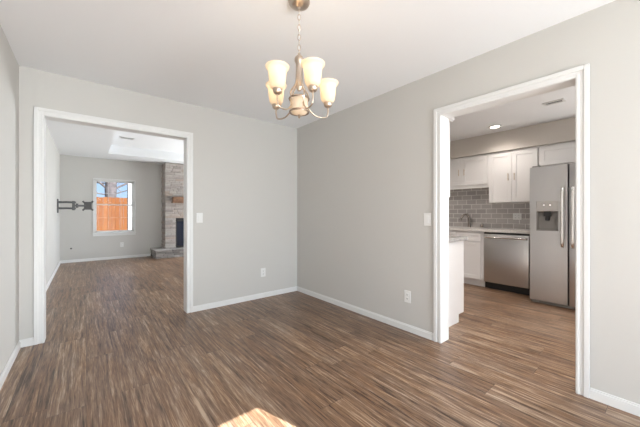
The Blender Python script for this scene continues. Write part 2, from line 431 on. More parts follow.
m = MB(); m.box(OA-.012, OA, YB-.002, YB2+.002, 0, OH); m.box(OB, OB+.012, YB-.002, YB2+.002, 0, OH); m.box(OA-.012, OB+.012, YB-.002, YB2+.002, OH, OH+.012)
struct(m.build('trim_5', 'trim'))
m = MB(); m.box(XR-.002, XR2+.002, QA-.012, QA, 0, OH); m.box(XR-.002, XR2+.002, QB, QB+.012, 0, OH); m.box(XR-.002, XR2+.002, QA-.012, QB+.012, OH, OH+.012)
struct(m.build('trim_6', 'trim'))

# ------------------------------------------------------------------ baseboards
BH, BT = .066, .013
def base_x(m, x0, x1, y, s):       # on a wall facing s along y
    m.box(x0, x1, y, y+s*BT, 0, BH-.012); m.box(x0, x1, y, y+s*BT*.6, BH-.013, BH, bevel=.002)
def base_y(m, y0, y1, x, s):
    m.box(x, x+s*BT, y0, y1, 0, BH-.012); m.box(x, x+s*BT*.6, y0, y1, BH-.013, BH, bevel=.002)
m = MB(); base_x(m, XL, OA-.069, YB, -1); base_x(m, OB+.069, XR, YB, -1); struct(m.build('baseboard_back', 'trim'))
m = MB(); base_y(m, QB+.069, YB-BT, XR, -1); base_y(m, YN, QA-.069, XR, -1); struct(m.build('baseboard_right', 'trim'))
m = MB(); base_y(m, YN, YB-BT, XL, 1); struct(m.build('baseboard_left', 'trim'))
m = MB(); base_x(m, LX0, 1.36, LY1, -1); struct(m.build('baseboard_living_back', 'trim'))
m = MB(); base_y(m, YB2+.02, LY1-BT, LX0, 1); struct(m.build('baseboard_living_left', 'trim'))

# ------------------------------------------------------------------ living room window
fr = MB(); y0, y1 = LY1+.03, LY1+.10; t = .026
fr.box(WX0, WX0+t, y0, y1, WZ0, WZ1); fr.box(WX1-t, WX1, y0, y1, WZ0, WZ1); fr.box(WX0, WX1, y0, y1, WZ1-t, WZ1); fr.box(WX0, WX1, y0, y1, WZ0, WZ0+t)
win = struct(fr.build('window_1', 'trim'))
zm = 1.375
def sash(za, zb, yy):
    m = MB(); q = .022
    m.box(WX0+t, WX0+t+q, yy, yy+.03, za, zb); m.box(WX1-t-q, WX1-t, yy, yy+.03, za, zb)
    m.box(WX0+t, WX1-t, yy, yy+.03, za, za+q); m.box(WX0+t, WX1-t, yy, yy+.03, zb-q, zb)
    s = m.build('sash', 'trim', win)
    g = MB()
    for i in (1, 2): xx = WX0+t+(WX1-WX0-2*t)*i/3; g.box(xx-.003, xx+.003, yy+.012, yy+.018, za+q, zb-q)
    g.box(WX0+t+q, WX1-t-q, yy+.0125, yy+.0175, (za+zb)/2-.003, (za+zb)/2+.003)
    g.build('grille', 'trim', s)
    MB().box(WX0+t+q, WX1-t-q, yy+.0195, yy+.0235, za+q, zb-q).build('glass_pane', 'glass', s)
sash(zm-.012, WZ1-t, y0+.036); sash(WZ0+t, zm+.016, y0+.004)
MB().box(WX0-.035, WX1+.035, LY1-.035, LY1+.04, WZ0-.026, WZ0, bevel=.004).build('window_sill', 'trim', win)
m = MB()
m.box(WX0-.025, WX0, LY1-.012, LY1, WZ0, WZ1+.025); m.box(WX1, WX1+.025, LY1-.012, LY1, WZ0, WZ1+.025); m.box(WX0, WX1, LY1-.012, LY1, WZ1, WZ1+.025)
m.box(WX0-.025, WX1+.025, LY1-.014, LY1, WZ0-.078, WZ0-.026)
m.build('window_casing', 'trim', win)

# ------------------------------------------------------------------ outside
g = struct(box('ground', 'grass', (-25, 25, -20, 40, -.35, -.15)))
struct(box('patio_slab', 'concrete', (-3, 6, -7, YN-.16, -.149, -.03)))
fence = thing('wooden_fence', 'tall orange cedar board fence beyond the living room window', 'fence', (1, 15, -.15))
x = 1.40-12.0; random.seed(3)
for sec in range(5):
    m = MB()
    for i in range(17):
        h = 1.83+random.uniform(-.012, .012)
        m.box(x+i*.141, x+i*.141+.136, 15, 15.018, -.14, h, bevel=.003, val=random.random())
    m.build('board_panel', 'fence', fence)
    m = MB()
    for z in (.25, .95, 1.6): m.box(x, x+2.4, 15.02, 15.06, z-.045, z+.045, val=random.random())
    m.build('rail', 'fence', fence)
    MB().box(x-.045, x+.045, 15.062, 15.15, -.15, 1.78, val=.5).build('post', 'fence', fence)
    x += 2.4
shed = thing('garden_shed', 'white sided outbuilding seen at right edge of the living room window', 'shed', (2.9, 15.15, -.15))
m = MB(); z = -.15
m.box(1.42, 4.30, 14.96, 15.35, -.15, 3.0)
while z < 2.98: m.quadbox([(1.41, 14.94), (4.31, 14.94), (4.31, 14.97), (1.41, 14.97)], z, min(z+.125, 3.0)); z += .14
m.build('wall', 'siding', shed)
MB().box(1.38, 4.40, 14.88, 15.45, 3.0, 3.12, bevel=.01).build('roof', 'roofing', shed)

tree = thing('bare_tree', 'leafless tree with grey forked trunk standing behind the cedar fence', 'tree', (.91, 15.45, -.15))
MB().tube(spline([(.88, 15.45, -.15), (.91, 15.45, 1.0), (.89, 15.45, 2.2), (.96, 15.45, 3.2), (.92, 15.4, 4.4), (1.0, 15.45, 6)], 4),
          [.25, .22, .20, .19, .19, .19, .20, .24, .25, .23, .28, .25, .24, .22, .20, .18, .16, .13, .11, .08, .05], 12).build('trunk', 'bark', tree, True)
random.seed(11)
def limb(m, p, d, L, r, depth):
    pts = [Vector(p)]; dd = Vector(d).normalized()
    for i in range(5):
        dd = (dd+Vector((random.uniform(-.22, .22), random.uniform(-.15, .15), random.uniform(-.12, .2)))).normalized()
        pts.append(pts[-1]+dd*L/5)
    m.tube(pts, [r*(1-.14*i) for i in range(6)], 6)
    if depth:
        for i in (1, 2, 3, 4, 5):
            side = Vector((random.choice((-1, 1))*random.uniform(.5, 1.2), random.uniform(-.4, .4), random.uniform(-.1, .8)))
            limb(m, pts[i], dd*.5+side, L*.55, r*.42, depth-1)
for p, d, L, r in (((.90, 15.45, 2.2), (-1, -.1, .75), 2.6, .06), ((1.2, 15.45, 2.25), (1, 0, .7), 2.6, .055), ((1.0, 15.45, 2.7), (-.9, .2, .3), 2.2, .045),
                   ((1.15, 15.45, 2.9), (1, .1, .15), 2.0, .04), ((1.0, 15.45, 3.5), (-.7, 0, 1), 2.8, .10), ((1.1, 15.45, 1.95), (1, -.1, .35), 1.9, .035),
                   ((.95, 15.45, 1.9), (-1, -.1, .12), 2.2, .035), ((1.1, 15.4, 4.2), (.7, 0, 1), 2.6, .10), ((.95, 15.45, 2.45), (-.9, .1, .1), 2.0, .035)):
    m = MB(); limb(m, (p[0]-.13, p[1], p[2]), d, L, r, 2); m.build('branch', 'bark', tree, True)

tree.location = (1.10, 20.0, -.15); tree.scale = (1.13, 1.13, 1.13)

# ------------------------------------------------------------------ fireplace
fp = thing('stone_fireplace', 'floor to ceiling stacked stone fireplace with wooden mantel in living room', 'fireplace', (2.45, 8.6, 0))
BX0, BX1, BY = 1.625, 3.25, 8.50; FX0, FX1, FZ0, FZ1 = 1.885, 2.95, .235, 1.03
random.seed(5)
def stones_front(m, x0, x1, z0, z1, y, depth, hs=(.035, .07)):
    z = z0
    while z < z1-.005:
        h = min(random.uniform(*hs), z1-z)
        if z1-z-h < .02: h = z1-z
        xx = x0
        while xx < x1-.005:
            L = min(random.uniform(.10, .30), x1-xx)
            if x1-xx-L < .05: L = x1-xx
            m.box(xx+.002, xx+L-.002, y-random.uniform(.0, .018), y+depth, z+.002, z+h-.002, bevel=.004, val=random.random())
            xx += L
        z += h
def stones_side(m, y0, y1, z0, z1, x, depth):
    z = z0
    while z < z1-.005:
        h = min(random.uniform(.035, .07), z1-z)
        if z1-z-h < .02: h = z1-z
        yy = y0
        while yy < y1-.005:
            L = min(random.uniform(.12, .3), y1-yy)
            if y1-yy-L < .05: L = y1-yy
            m.box(x-random.uniform(.0, .016), x+depth, yy+.002, yy+L-.002, z+.002, z+h-.002, bevel=.004, val=random.random())
            yy += L
        z += h
m = MB()
m.box(BX0+.03, FX0-.01, BY+.04, LY1-.001, .215, LH-.001, val=.2); m.box(FX1+.01, BX1-.02, BY+.04, LY1-.001, .215, LH-.001, val=.2); m.box(FX0-.01, FX1+.01, BY+.04, LY1-.001, FZ1+.01, LH-.001, val=.2)
stones_front(m, BX0, FX0, .222, FZ1, BY, .05); stones_front(m, FX1, BX1, .222, FZ1, BY, .05)
stones_front(m, BX0, BX1, FZ1, LH-.002, BY, .05)
stones_side(m, BY+.05, LY1-.002, .222, LH-.002, BX0+.006, .04)
m.build('chimney_breast', 'stone', fp)
m = MB(); HX0, HX1, HY = 1.345, 3.45, 8.22
m.box(HX0+.03, HX1-.03, HY+.04, LY1-.001, 0, .17, val=.2)
stones_front(m, HX0+.02, HX1, 0.001, .165, HY+.015, .05, (.05, .07)); stones_side(m, HY+.06, LY1-.002, .001, .165, HX0+.025, .04)
xx = HX0
while xx < HX1-.05:
    L = min(random.uniform(.3, .5), HX1-xx); m.box(xx+.002, xx+L-.002, HY-.01, LY1-.002, .168, .22, bevel=.006, val=random.random()); xx += L
m.build('hearth', 'hearthstone', fp)
m = MB(); m.box(1.79, 3.1, BY-.16, BY+.03, 1.475, 1.60, bevel=.008, seg=2)
mt = m.build('mantel', 'mantel', fp); mt['label'] = 'chunky reddish brown wooden mantel beam'
MB().box(1.775, 3.12, BY-.17, BY+.03, 1.44, 1.474, bevel=.004).build('mantel_ledge', 'mantel', mt)
m = MB(); m.box(FX0, FX1, LY1-.05, LY1-.002, FZ0, FZ1); m.box(FX0, FX0+.02, BY+.05, LY1-.05, FZ0, FZ1); m.box(FX1-.02, FX1, BY+.05, LY1-.05, FZ0, FZ1); m.box(FX0, FX1, BY+.05, LY1-.05, FZ1-.02, FZ1)
fb = m.build('firebox', 'black', fp)
m = MB(); q = .035
m.box(FX0, FX0+q, BY+.01, BY+.03, FZ0, FZ1); m.box(FX1-q, FX1, BY+.01, BY+.03, FZ0, FZ1); m.box(FX0, FX1, BY+.01, BY+.03, FZ1-.09, FZ1); m.box(FX0, FX1, BY+.01, BY+.03, FZ0, FZ0+.04)
m.box((FX0+FX1)/2-.012, (FX0+FX1)/2+.012, BY+.008, BY+.03, FZ0, FZ1-.05)
m.build('door_frame', 'black', fb); MB().box(FX0+q, FX1-q, BY+.018, BY+.023, FZ0+.04, FZ1-.09).build('door_glass', 'fireglass', fb)

# ------------------------------------------------------------------ television wall mount
YM = 8.15
tv = thing('tv_wall_mount', 'black swing-arm television bracket on the left living room wall', 'tv mount', (LX0, YM, 1.17))
MB().box(LX0+.0005, LX0+.022, YM-.10, YM+.10, 1.17, 1.46, bevel=.004).build('wall_plate', 'mount', tv)
for z in (1.395, 1.265):
    m = MB(); m.box(LX0+.02, LX0+.075, YM-.03, YM+.03, z-.022, z+.022, bevel=.004)
    m.tube([(LX0+.06, YM, z), (LX0+.155, YM-.015, z+.004), (LX0+.25, YM-.02, z)], .021, 8)
    m.build('arm', 'mount', tv, True)
m = MB(); m.lathe(LX0+.262, YM-.02, [(.024, 1.225), (.024, 1.425)], 16, True); m.box(LX0+.225, LX0+.30, YM-.045, YM+.005, 1.375, 1.415, bevel=.004); m.box(LX0+.225, LX0+.30, YM-.045, YM+.005, 1.245, 1.285, bevel=.004); m.build('elbow_joint', 'mount', tv, True)
m = MB(); m.box(LX0+.26, LX0+.47, YM-.04, YM-.01, 1.305, 1.345, bevel=.004); m.lathe(LX0+.32, YM-.025, [(.022, 1.28), (.022, 1.37)], 12, True)
m.build('extension_bar', 'mount', tv, True)
m = MB()
pv = Vector((LX0+.50, YM-.05, 1.325)); dv = Vector((.85, -.50, 0)).normalized(); nv = Vector((-dv.y, dv.x, 0))
def obox(m, c, u, v, w, a, b, d):
    P = [c+u*a*i+v*b*j+w*d*k for k in (-.5, .5) for i, j in ((-.5, -.5), (.5, -.5), (.5, .5), (-.5, .5))]
    vs = [m.bm.verts.new(p) for p in P]
    for q in ((0, 3, 2, 1), (4, 5, 6, 7), (0, 1, 5, 4), (1, 2, 6, 5), (2, 3, 7, 6), (3, 0, 4, 7)): m.bm.faces.new([vs[i] for i in q])
Z = Vector((0, 0, 1))
obox(m, pv, dv, nv, Z, .15, .012, .17)
for sx_ in (-1, 1):
    for sz in (-1, 1):
        u = (dv*sx_+Z*sz).normalized(); v = nv; w_ = u.cross(v)
        obox(m, pv+u*.10, u, v, w_, .09, .010, .035)
obox(m, pv+nv*.02, dv, nv, Z, .06, .04, .07)
m.build('screen_plate', 'mount', tv)

# ------------------------------------------------------------------ wall plates
def plate(kind, face, cx, cz, label, cat, w=.072, h=.118, pos=None, gang=1):
    """face 'yb': on a wall facing -y at y=pos; 'xr': on a wall facing -x at x=pos (cx is then y)"""
    name = 'light_switch' if kind == 'switch' else 'wall_outlet'
    loc = (cx, pos-.0005, cz-h/2) if face == 'yb' else (pos-.0005, cx, cz-h/2)
    r = thing(name, label, cat, loc)
    def bx(m, a0, a1, z0, z1, d0, d1, bv=0):
        if face == 'yb': m.box(cx+a0, cx+a1, pos-d1, pos-d0, cz+z0, cz+z1, bevel=bv)
        else: m.box(pos-d1, pos-d0, cx+a0, cx+a1, cz+z0, cz+z1, bevel=bv)
    m = MB(); bx(m, -w/2, w/2, -h/2, h/2, .0005, .007, .002); m.build('cover_plate', 'plate', r)
    for gi in range(gang):
        o = (gi-(gang-1)/2)*.046
        if kind == 'switch':
            m = MB(); bx(m, o-.017, o+.017, -.034, .034, .006, .010, .002); m.build('rocker', 'plate', r)
        else:
            for s in (-1, 1):
                m = MB(); bx(m, o-.016, o+.016, s*.021-.0135, s*.021+.0135, .006, .0095, .002); k = m.build('receptacle', 'plate', r)
                m = MB()
                for q in (-.006, .006): bx(m, o+q-.0014, o+q+.0014, s*.021-.003, s*.021+.007, .0092, .0098)
                bx(m, o-.002, o+.002, s*.021-.010, s*.021-.006, .0092, .0098)
                m.build('slots', 'gap', k)
    return r
plate('switch', 'yb', 1.050, 1.107, 'white light switch on the back wall beside living room opening', 'light switch', pos=YB)
plate('outlet', 'yb', 1.893, .346, 'white outlet low on the back wall left of the room corner', 'outlet', pos=YB)
plate('switch', 'xr', 1.438, 1.105, 'white light switch on right wall beside the kitchen doorway', 'light switch', pos=XR)
plate('outlet', 'xr', 1.652, .340, 'white outlet low on right wall below the switch near kitchen doorway', 'outlet', pos=XR)
plate('outlet', 'yb', .715, .355, 'white outlet under the living room window', 'outlet', pos=LY1)
plate('outlet', 'xr', 1.585, 1.110, 'wide white double plate on the grey tile backsplash beside refrigerator', 'outlet', w=.118, h=.108, pos=KX1-.010, gang=2)
m = MB(); m.lathe(-.275, LY1, [(.018, -.001), (.018, -.004), (.006, -.005), (.006, -.022), (.004, -.023)], 14, True, 'y', .33)
tag(m.build('cable_stub', 'black', None, True), 'small black cable connector low on living room back wall', 'cable connector')

# ------------------------------------------------------------------ ceiling registers and downlight
def register(cx, cy, z, lx, ly, label, dark):
    r = thing('ceiling_vent', label, 'ceiling vent', (cx, cy, z-.012))
    m = MB(); a, b = lx/2, ly/2; t = .02
    m.box(cx-a, cx+a, cy-b, cy-b+t, z-.008, z-.0005); m.box(cx-a, cx+a, cy+b-t, cy+b, z-.008, z-.0005)
    m.box(cx-a, cx-a+t, cy-b, cy+b, z-.008, z-.0005); m.box(cx+a-t, cx+a, cy-b, cy+b, z-.008, z-.0005)
    m.build('frame', 'trim', r)
    MB().box(cx-a+t, cx+a-t, cy-b+t, cy+b-t, z-.002, z-.0008).build('duct_opening', 'gap', r)
    m = MB()
    if lx > ly:
        n = int((ly-2*t)/.035)
        for i in range(n): yy = cy-b+t+(i+.5)*(ly-2*t)/n; m.box(cx-a+t, cx+a-t, yy-.0025, yy+.0025, z-.006, z-.003)
    else:
        n = int((lx-2*t)/.035)
        for i in range(n): xx = cx-a+t+(i+.5)*(lx-2*t)/n; m.box(xx-.0025, xx+.0025, cy-b+t, cy+b-t, z-.006, z-.003)
    m.build('louvres', 'trim', r)
register(.655, 7.12, TH, .24, .13, 'white air vent in the recessed tray ceiling of the living room', True)
register(4.165, .86, H, .11, .19, 'dark slotted air vent in the kitchen ceiling', True)
def can(x, y, label, W=62):
    r = thing('recessed_downlight', label, 'ceiling light', (x, y, H-.012))
    MB().lathe(x, y, [(.060, H-.0006), (.092, H-.0006), (.090, H-.009), (.062, H-.011), (.060, H-.0006)], 32).build('trim_ring', 'trim', r, True)
    MB().lathe(x, y, [(.0005, H-.006), (.060, H-.006), (.060, H-.002), (.0005, H-.002)], 32).build('lens', 'led', r)
    l = light('downlight_lamp', 'SPOT', (x, y, H-.02), W, (1.0, .91, .83), (0, 0, -1), spot_size=math.radians(150), spot_blend=.8, shadow_soft_size=.06)
    l.parent = r; l.location = (0, 0, -.012)
can(4.665, 1.65, 'lit recessed ceiling light above the kitchen dishwasher', 20)
can(3.55, .2, 'unseen recessed ceiling light added to light the near end of the kitchen'); can(3.6, 2.7, 'unseen recessed ceiling light added to light the far end of the kitchen')  # two unseen downlights, added to brighten the kitchen

# ------------------------------------------------------------------ kitchen cabinets
def shaker(m, x, s, y0, y1, z0, z1, fw=.058):
    """door or drawer front whose outer face lies at x, facing s (-1 or +1)"""
    y0 += .0015; y1 -= .0015; z0 += .0015; z1 -= .0015; t = .020
    a, b = x, x-s*t
    m.box(a, b, y0, y0+fw, z0, z1, bevel=.0015); m.box(a, b, y1-fw, y1, z0, z1, bevel=.0015)
    m.box(a, b, y0+fw-.001, y1-fw+.001, z0, z0+fw, bevel=.0015); m.box(a, b, y0+fw-.001, y1-fw+.001, z1-fw, z1, bevel=.0015)
    m.box(x-s*.010, b, y0+fw-.002, y1-fw+.002, z0+fw-.002, z1-fw+.002)
def pull(parent, x, s, y, z, L=.11, vert=True):
    m = MB()
    if vert:
        m.tube([(x, y, z-L*.32), (x+s*.028, y, z-L*.32)], .004, 8); m.tube([(x, y, z+L*.32), (x+s*.028, y, z+L*.32)], .004, 8)
        m.tube([(x+s*.03, y, z-L/2), (x+s*.03, y, z+L/2)], .0058, 10)
    else:
        m.tube([(x, y-L*.32, z), (x+s*.028, y-L*.32, z)], .004, 8); m.tube([(x, y+L*.32, z), (x+s*.028, y+L*.32, z)], .004, 8)
        m.tube([(x+s*.03, y-L/2, z), (x+s*.03, y+L/2, z)], .0058, 10)
    m.build('handle', 'nickel', parent, True)
def door(root, x, s, y0, y1, z0, z1, hy=None, hz=None, fw=.058):
    m = MB(); shaker(m, x, s, y0, y1, z0, z1, fw); d = m.build('door', 'cab', root)
    if hy is not None: pull(d, x, s, hy, hz)
def drawer(root, x, s, y0, y1, z0, z1, handle=True):
    m = MB(); shaker(m, x, s, y0, y1, z0, z1, .04); d = m.build('drawer', 'cab', root)
    if handle: pull(d, x, s, (y0+y1)/2, (z0+z1)/2, .12, False)

XU = 5.06; XB = 4.80; KW = KX1-.011
c = thing('wall_cabinet', 'short white wall cabinet with two doors above the kitchen sink', 'cabinet', (5.24, 2.31, 1.62), 'kitchen wall cabinets')
box('body', 'cab', (XU+.021, KW, 1.886, 2.73, 1.62, 2.133), c)
door(c, XU, -1, 1.898, 2.307, 1.645, 2.105, 2.262, 1.865); door(c, XU, -1, 2.307, 2.72, 1.645, 2.105, 2.353, 1.865)
MB().box(XU+.022, XU+.04, 1.888, 2.728, 1.585, 1.62).build('light_rail', 'cab', c)
c = thing('wall_cabinet', 'tall white two-door wall cabinet above the dishwasher, left of refrigerator', 'cabinet', (5.24, 1.557, 1.33), 'kitchen wall cabinets')
box('body', 'cab', (XU+.021, KW, 1.228, 1.884, 1.33, 2.133), c)
door(c, XU, -1, 1.232, 1.556, 1.335, 2.105, 1.515, 1.72); door(c, XU, -1, 1.556, 1.88, 1.335, 2.105, 1.598, 1.72)
c = thing('wall_cabinet', 'short wide white cabinet over the refrigerator', 'cabinet', (5.24, .76, 1.83), 'kitchen wall cabinets')
box('body', 'cab', (XU+.021, KW, .29, 1.224, 1.83, 2.133), c)
door(c, XU, -1, .30, .757, 1.845, 2.105, None); door(c, XU, -1, .757, 1.214, 1.845, 2.105, None)
c = thing('wall_cabinet', 'white wall cabinet edge with crown just inside the left side of kitchen doorway', 'cabinet', (XR2+.16, 1.9, 1.33), 'kitchen wall cabinets')
box('body', 'cab', (XR2+.001, 2.885, 1.44, 2.75, 1.325, 2.10), c)
door(c, 2.906, 1, 1.445, 1.87, 1.335, 2.06, 1.83, 1.5); door(c, 2.906, 1, 1.87, 2.30, 1.335, 2.06, 1.91, 1.5); door(c, 2.906, 1, 2.30, 2.74, 1.335, 2.06, 2.34, 1.5)
m = MB(); m.box(XR2+.001, 2.92, 1.425, 2.77, 2.10, 2.115, bevel=.003); m.box(XR2+.001, 2.935, 1.41, 2.785, 2.115, 2.15, bevel=.008, seg=2); m.build('crown_moulding', 'cab', c)

# base run under the tile wall
c = thing('base_cabinet', 'white sink base cabinet left of the dishwasher', 'cabinet', (5.1, 2.29, 0), 'kitchen base cabinets')
m = MB(); m.box(XB+.021, KW, 1.862, 2.72, .105, .68); m.box(XB+.021, XB+.04, 1.862, 2.72, .68, .874); m.box(XB+.021, KW, 1.862, 1.88, .68, .874); m.box(XB+.021, KW, 2.70, 2.72, .68, .874); m.build('body', 'cab', c)
MB().box(XB+.075, KW-.05, 1.862, 2.72, 0, .105).build('toe_kick', 'cab', c)
drawer(c, XB, -1, 1.90, 2.30, .715, .850, False); drawer(c, XB, -1, 2.30, 2.70, .715, .850, False)
door(c, XB, -1, 1.90, 2.30, .118, .705, 2.255, .60); door(c, XB, -1, 2.30, 2.70, .118, .705, 2.345, .60)
c = thing('base_cabinet', 'white corner base cabinet at the far end of the sink counter', 'cabinet', (5.1, 3.14, 0), 'kitchen base cabinets')
box('body', 'cab', (XB+.021, KW, 2.724, YB-.002, .105, .874), c); MB().box(XB+.075, KW-.05, 2.724, YB-.002, 0, .105).build('toe_kick', 'cab', c)
drawer(c, XB, -1, 2.74, 3.14, .715, .850); door(c, XB, -1, 2.74, 3.14, .118, .705, 3.09, .6)

# dishwasher
dw = thing('dishwasher', 'stainless steel dishwasher between sink cabinet and refrigerator', 'dishwasher', (5.1, 1.56, 0))
DY0, DY1 = 1.262, 1.857
box('tub', 'black', (XB+.03, KW-.03, DY0+.004, DY1-.004, .10, .870), dw)
MB().box(XB-.008, XB+.028, DY0+.003, DY1-.003, .105, .845, bevel=.006, seg=2).build('door', 'steel', dw, 30)
MB().box(XB+.002, XB+.032, DY0+.003, DY1-.003, .847, .866, bevel=.002).build('control_strip', 'black', dw)
MB().box(XB+.05, XB+.07, DY0+.003, DY1-.003, .0, .10).build('kick_plate', 'black', dw)
m = MB(); P = spline([(XB-.01, DY0+.03, .800), (XB-.042, DY0+.05, .800), (XB-.052, (DY0+DY1)/2, .800), (XB-.042, DY1-.05, .800), (XB-.01, DY1-.03, .800)], 6)
m.tube(P, .014, 12); m.build('handle', 'chrome', dw, True)

# countertops and sink
m = MB(); T0, T1 = .876, .914; SX0, SX1, SY0, SY1 = 4.90, 5.28, 2.02, 2.62
CX0 = XB-.026; CY0, CY1 = 1.20, YB-.002
m.box(CX0, SX0, CY0, CY1, T0, T1); m.box(SX1, KW, CY0, CY1, T0, T1); m.box(SX0, SX1, CY0, SY0, T0, T1); m.box(SX0, SX1, SY1, CY1, T0, T1)
tag(m.build('countertop', 'quartz'), 'long pale stone countertop along the grey tile wall over dishwasher', 'countertop', 'kitchen countertops')
m = MB(); m.box(SX0-.01, SX0, SY0, SY1, .70, T0-.001); m.box(SX1, SX1+.01, SY0, SY1, .70, T0-.001); m.box(SX0, SX1, SY0-.01, SY0, .70, T0-.001); m.box(SX0, SX1, SY1, SY1+.01, .70, T0-.001); m.box(SX0-.01, SX1+.01, SY0-.01, SY1+.01, .69, .70)
tag(m.build('kitchen_sink', 'chrome'), 'steel sink basin set into the countertop below the faucet', 'sink')
fx, fy = 5.335, 2.305
fa = thing('kitchen_faucet', 'curved dark nickel faucet behind the kitchen sink', 'faucet', (fx, fy, T1+.0005))
MB().lathe(fx, fy, [(.030, T1+.0005), (.028, T1+.012), (.020, T1+.02), (.0185, T1+.12), (.022, T1+.14), (.019, T1+.17), (.001, T1+.18)], 20, False).build('body', 'faucet', fa, True)
m = MB(); m.tube(spline([(fx, fy, T1+.10), (fx-.03, fy+.010, T1+.20), (fx-.10, fy+.035, T1+.225), (fx-.17, fy+.06, T1+.17), (fx-.19, fy+.068, T1+.12)], 6), [.015]*16+[.017]*9, 12); m.build('spout', 'faucet', fa, True)
m = MB(); m.tube(spline([(fx, fy, T1+.17), (fx+.002, fy+.01, T1+.21), (fx-.012, fy+.04, T1+.255)], 5), [.010]*4+[.007]*7, 10); m.build('lever', 'faucet', fa, True)
m = MB(); m.lathe(5.335, 2.09, [(.018, T1+.0005), (.018, T1+.035), (.021, T1+.037), (.021, T1+.06), (.001, T1+.067)], 18); 
tag(m.build('sink_air_gap', 'faucet', None, True), 'small round metal air gap cap right of the kitchen faucet', 'air gap cap')

# base cabinet run against the shared wall
PX = 3.20
c = thing('base_cabinet', 'white base cabinet end panel just inside the kitchen doorway', 'cabinet', (2.89, 2.0, 0), 'kitchen base cabinets')
m = MB(); m.box(XR2+.001, PX-.021, 1.455, 2.70, .09, .868); m.box(XR2+.001, PX-.002, 1.440, 1.456, .085, .868); m.build('body', 'cab', c)
MB().box(XR2+.001, PX-.115, 1.441, 2.70, 0, .088).build('toe_kick', 'cab', c)
for a in (1.46, 1.87, 2.28): drawer(c, PX, 1, a, a+.41, .705, .855); door(c, PX, 1, a, a+.41, .10, .695, a+.05, .6)
m = MB(); m.box(XR2+.001, PX+.028, 1.41, 2.72, .870, .908, bevel=.004)
tag(m.build('countertop', 'granite'), 'speckled grey countertop on the end cabinet just inside kitchen doorway', 'countertop', 'kitchen countertops')

# refrigerator
FXF = 4.50; FY0, FYG, FY1 = .275, .788, 1.180
fr = thing('refrigerator', 'stainless side-by-side refrigerator with ice dispenser beside the dishwasher', 'refrigerator', (4.9, .73, 0))
box('cabinet', 'grey', (FXF+.075, 5.30, FY0+.005, FY1-.005, .03, 1.735), fr, .006)
def fdoor(y0, y1, hole=None):
    m = MB(); a, b = FXF, FXF+.07; z0, z1 = .045, 1.757
    if hole:
        hy0, hy1, hz0, hz1 = hole
        m.box(a, b, y0, hy0, z0, z1, bevel=.006, seg=2); m.box(a, b, hy1, y1, z0, z1, bevel=.006, seg=2)
        m.box(a, b, hy0-.008, hy1+.008, z0, hz0, bevel=.006, seg=2); m.box(a, b, hy0-.008, hy1+.008, hz1, z1, bevel=.006, seg=2)
        m.box(a+.055, b, hy0, hy1, hz0, hz1)
    else: m.box(a, b, y0, y1, z0, z1, bevel=.006, seg=2)
    return m
def fdoor_holed(y0, y1, hy0, hy1, hz0, hz1):
    # one slab with a true rectangular recess so no seams show on the face
    bm_ = MB(); bm = bm_.bm; a, b = FXF, FXF+.07; z0, z1 = .045, 1.757
    O = [(y0, z0), (y1, z0), (y1, z1), (y0, z1)]; I = [(hy0, hz0), (hy1, hz0), (hy1, hz1), (hy0, hz1)]
    V = lambda x, L: [bm.verts.new((x, y, z)) for y, z in L]
    fo, fi, ri, bo = V(a, O), V(a, I), V(a+.058, I), V(b, O)
    for i in range(4):
        j = (i+1) % 4
        bm.faces.new((fo[i], fo[j], fi[j], fi[i])); bm.faces.new((fi[i], fi[j], ri[j], ri[i])); bm.faces.new((fo[i], fo[j], bo[j], bo[i]))
    bm.faces.new(ri); bm.faces.new(bo)
    es = [e for e in bm.edges if (e.verts[0] in fo and e.verts[1] in fo)]
    bmesh.ops.bevel(bm, geom=es, offset=.006, segments=2, affect='EDGES')
    return bm_
HY0, HY1, HZ0, HZ1 = .885, 1.108, .94, 1.315
dl = fdoor_holed(FYG+.004, FY1, HY0, HY1, HZ0, HZ1).build('freezer_door', 'steel', fr, 30)
dr = fdoor(FY0, FYG-.004).build('fridge_door', 'steel', fr, 30)
def fhandle(parent, y):
    m = MB(); P = spline([(FXF+.002, y, 1.46), (FXF-.045, y, 1.465), (FXF-.062, y, 1.38), (FXF-.068, y, 1.12), (FXF-.062, y, .86), (FXF-.045, y, .765), (FXF+.002, y, .77)], 6)
    m.tube(P, .0175, 12); m.build('handle', 'chrome', parent, True)
fhandle(dl, .838); fhandle(dr, .742)
MB().box(FXF-.004, FXF+.056, HY0+.001, HY1-.001, 1.185, HZ1, bevel=.004).build('dispenser_panel', 'dispenser', dl)
m = MB(); m.box(FXF+.050, FXF+.057, HY0+.001, HY1-.001, HZ0, 1.185); m.box(FXF+.0, FXF+.05, HY0+.0005, HY0+.012, HZ0, 1.185); m.box(FXF+.0, FXF+.05, HY1-.012, HY1-.0005, HZ0, 1.185); m.box(FXF-.002, FXF+.05, HY0+.012, HY1-.012, HZ0, HZ0+.014)
m.build('dispenser_bay', 'grey', dl)
m = MB(); m.box(FXF+.012, FXF+.045, .962, 1.035, 1.125, 1.184, bevel=.004); m.box(FXF+.022, FXF+.036, .975, 1.022, 1.07, 1.126, bevel=.004); m.build('dispenser_spout', 'black', dl)
for yy in (.965, 1.03):
    m = MB(); m.lathe(FXF-.006, yy, [(.0005, 0), (.008, 0), (.008, .002), (.0005, .002)], 14, False, 'x', 1.265); m.build('indicator_light', 'dot', dl)
MB().box(FXF+.03, FXF+.09, FY0+.01, FY1-.01, .008, .044).build('kick_grille', 'grey', fr)
for yy in (FY0+.06, FY1-.05):
    MB().lathe(FXF+.05, yy, [(.020, 0.0), (.020, .01)], 14, True).build('foot', 'grey', fr)
MB().box(FXF+.03, FXF+.11, FY1-.10, FY1-.02, 1.757, 1.775, bevel=.004).build('hinge_cover', 'grey', fr)

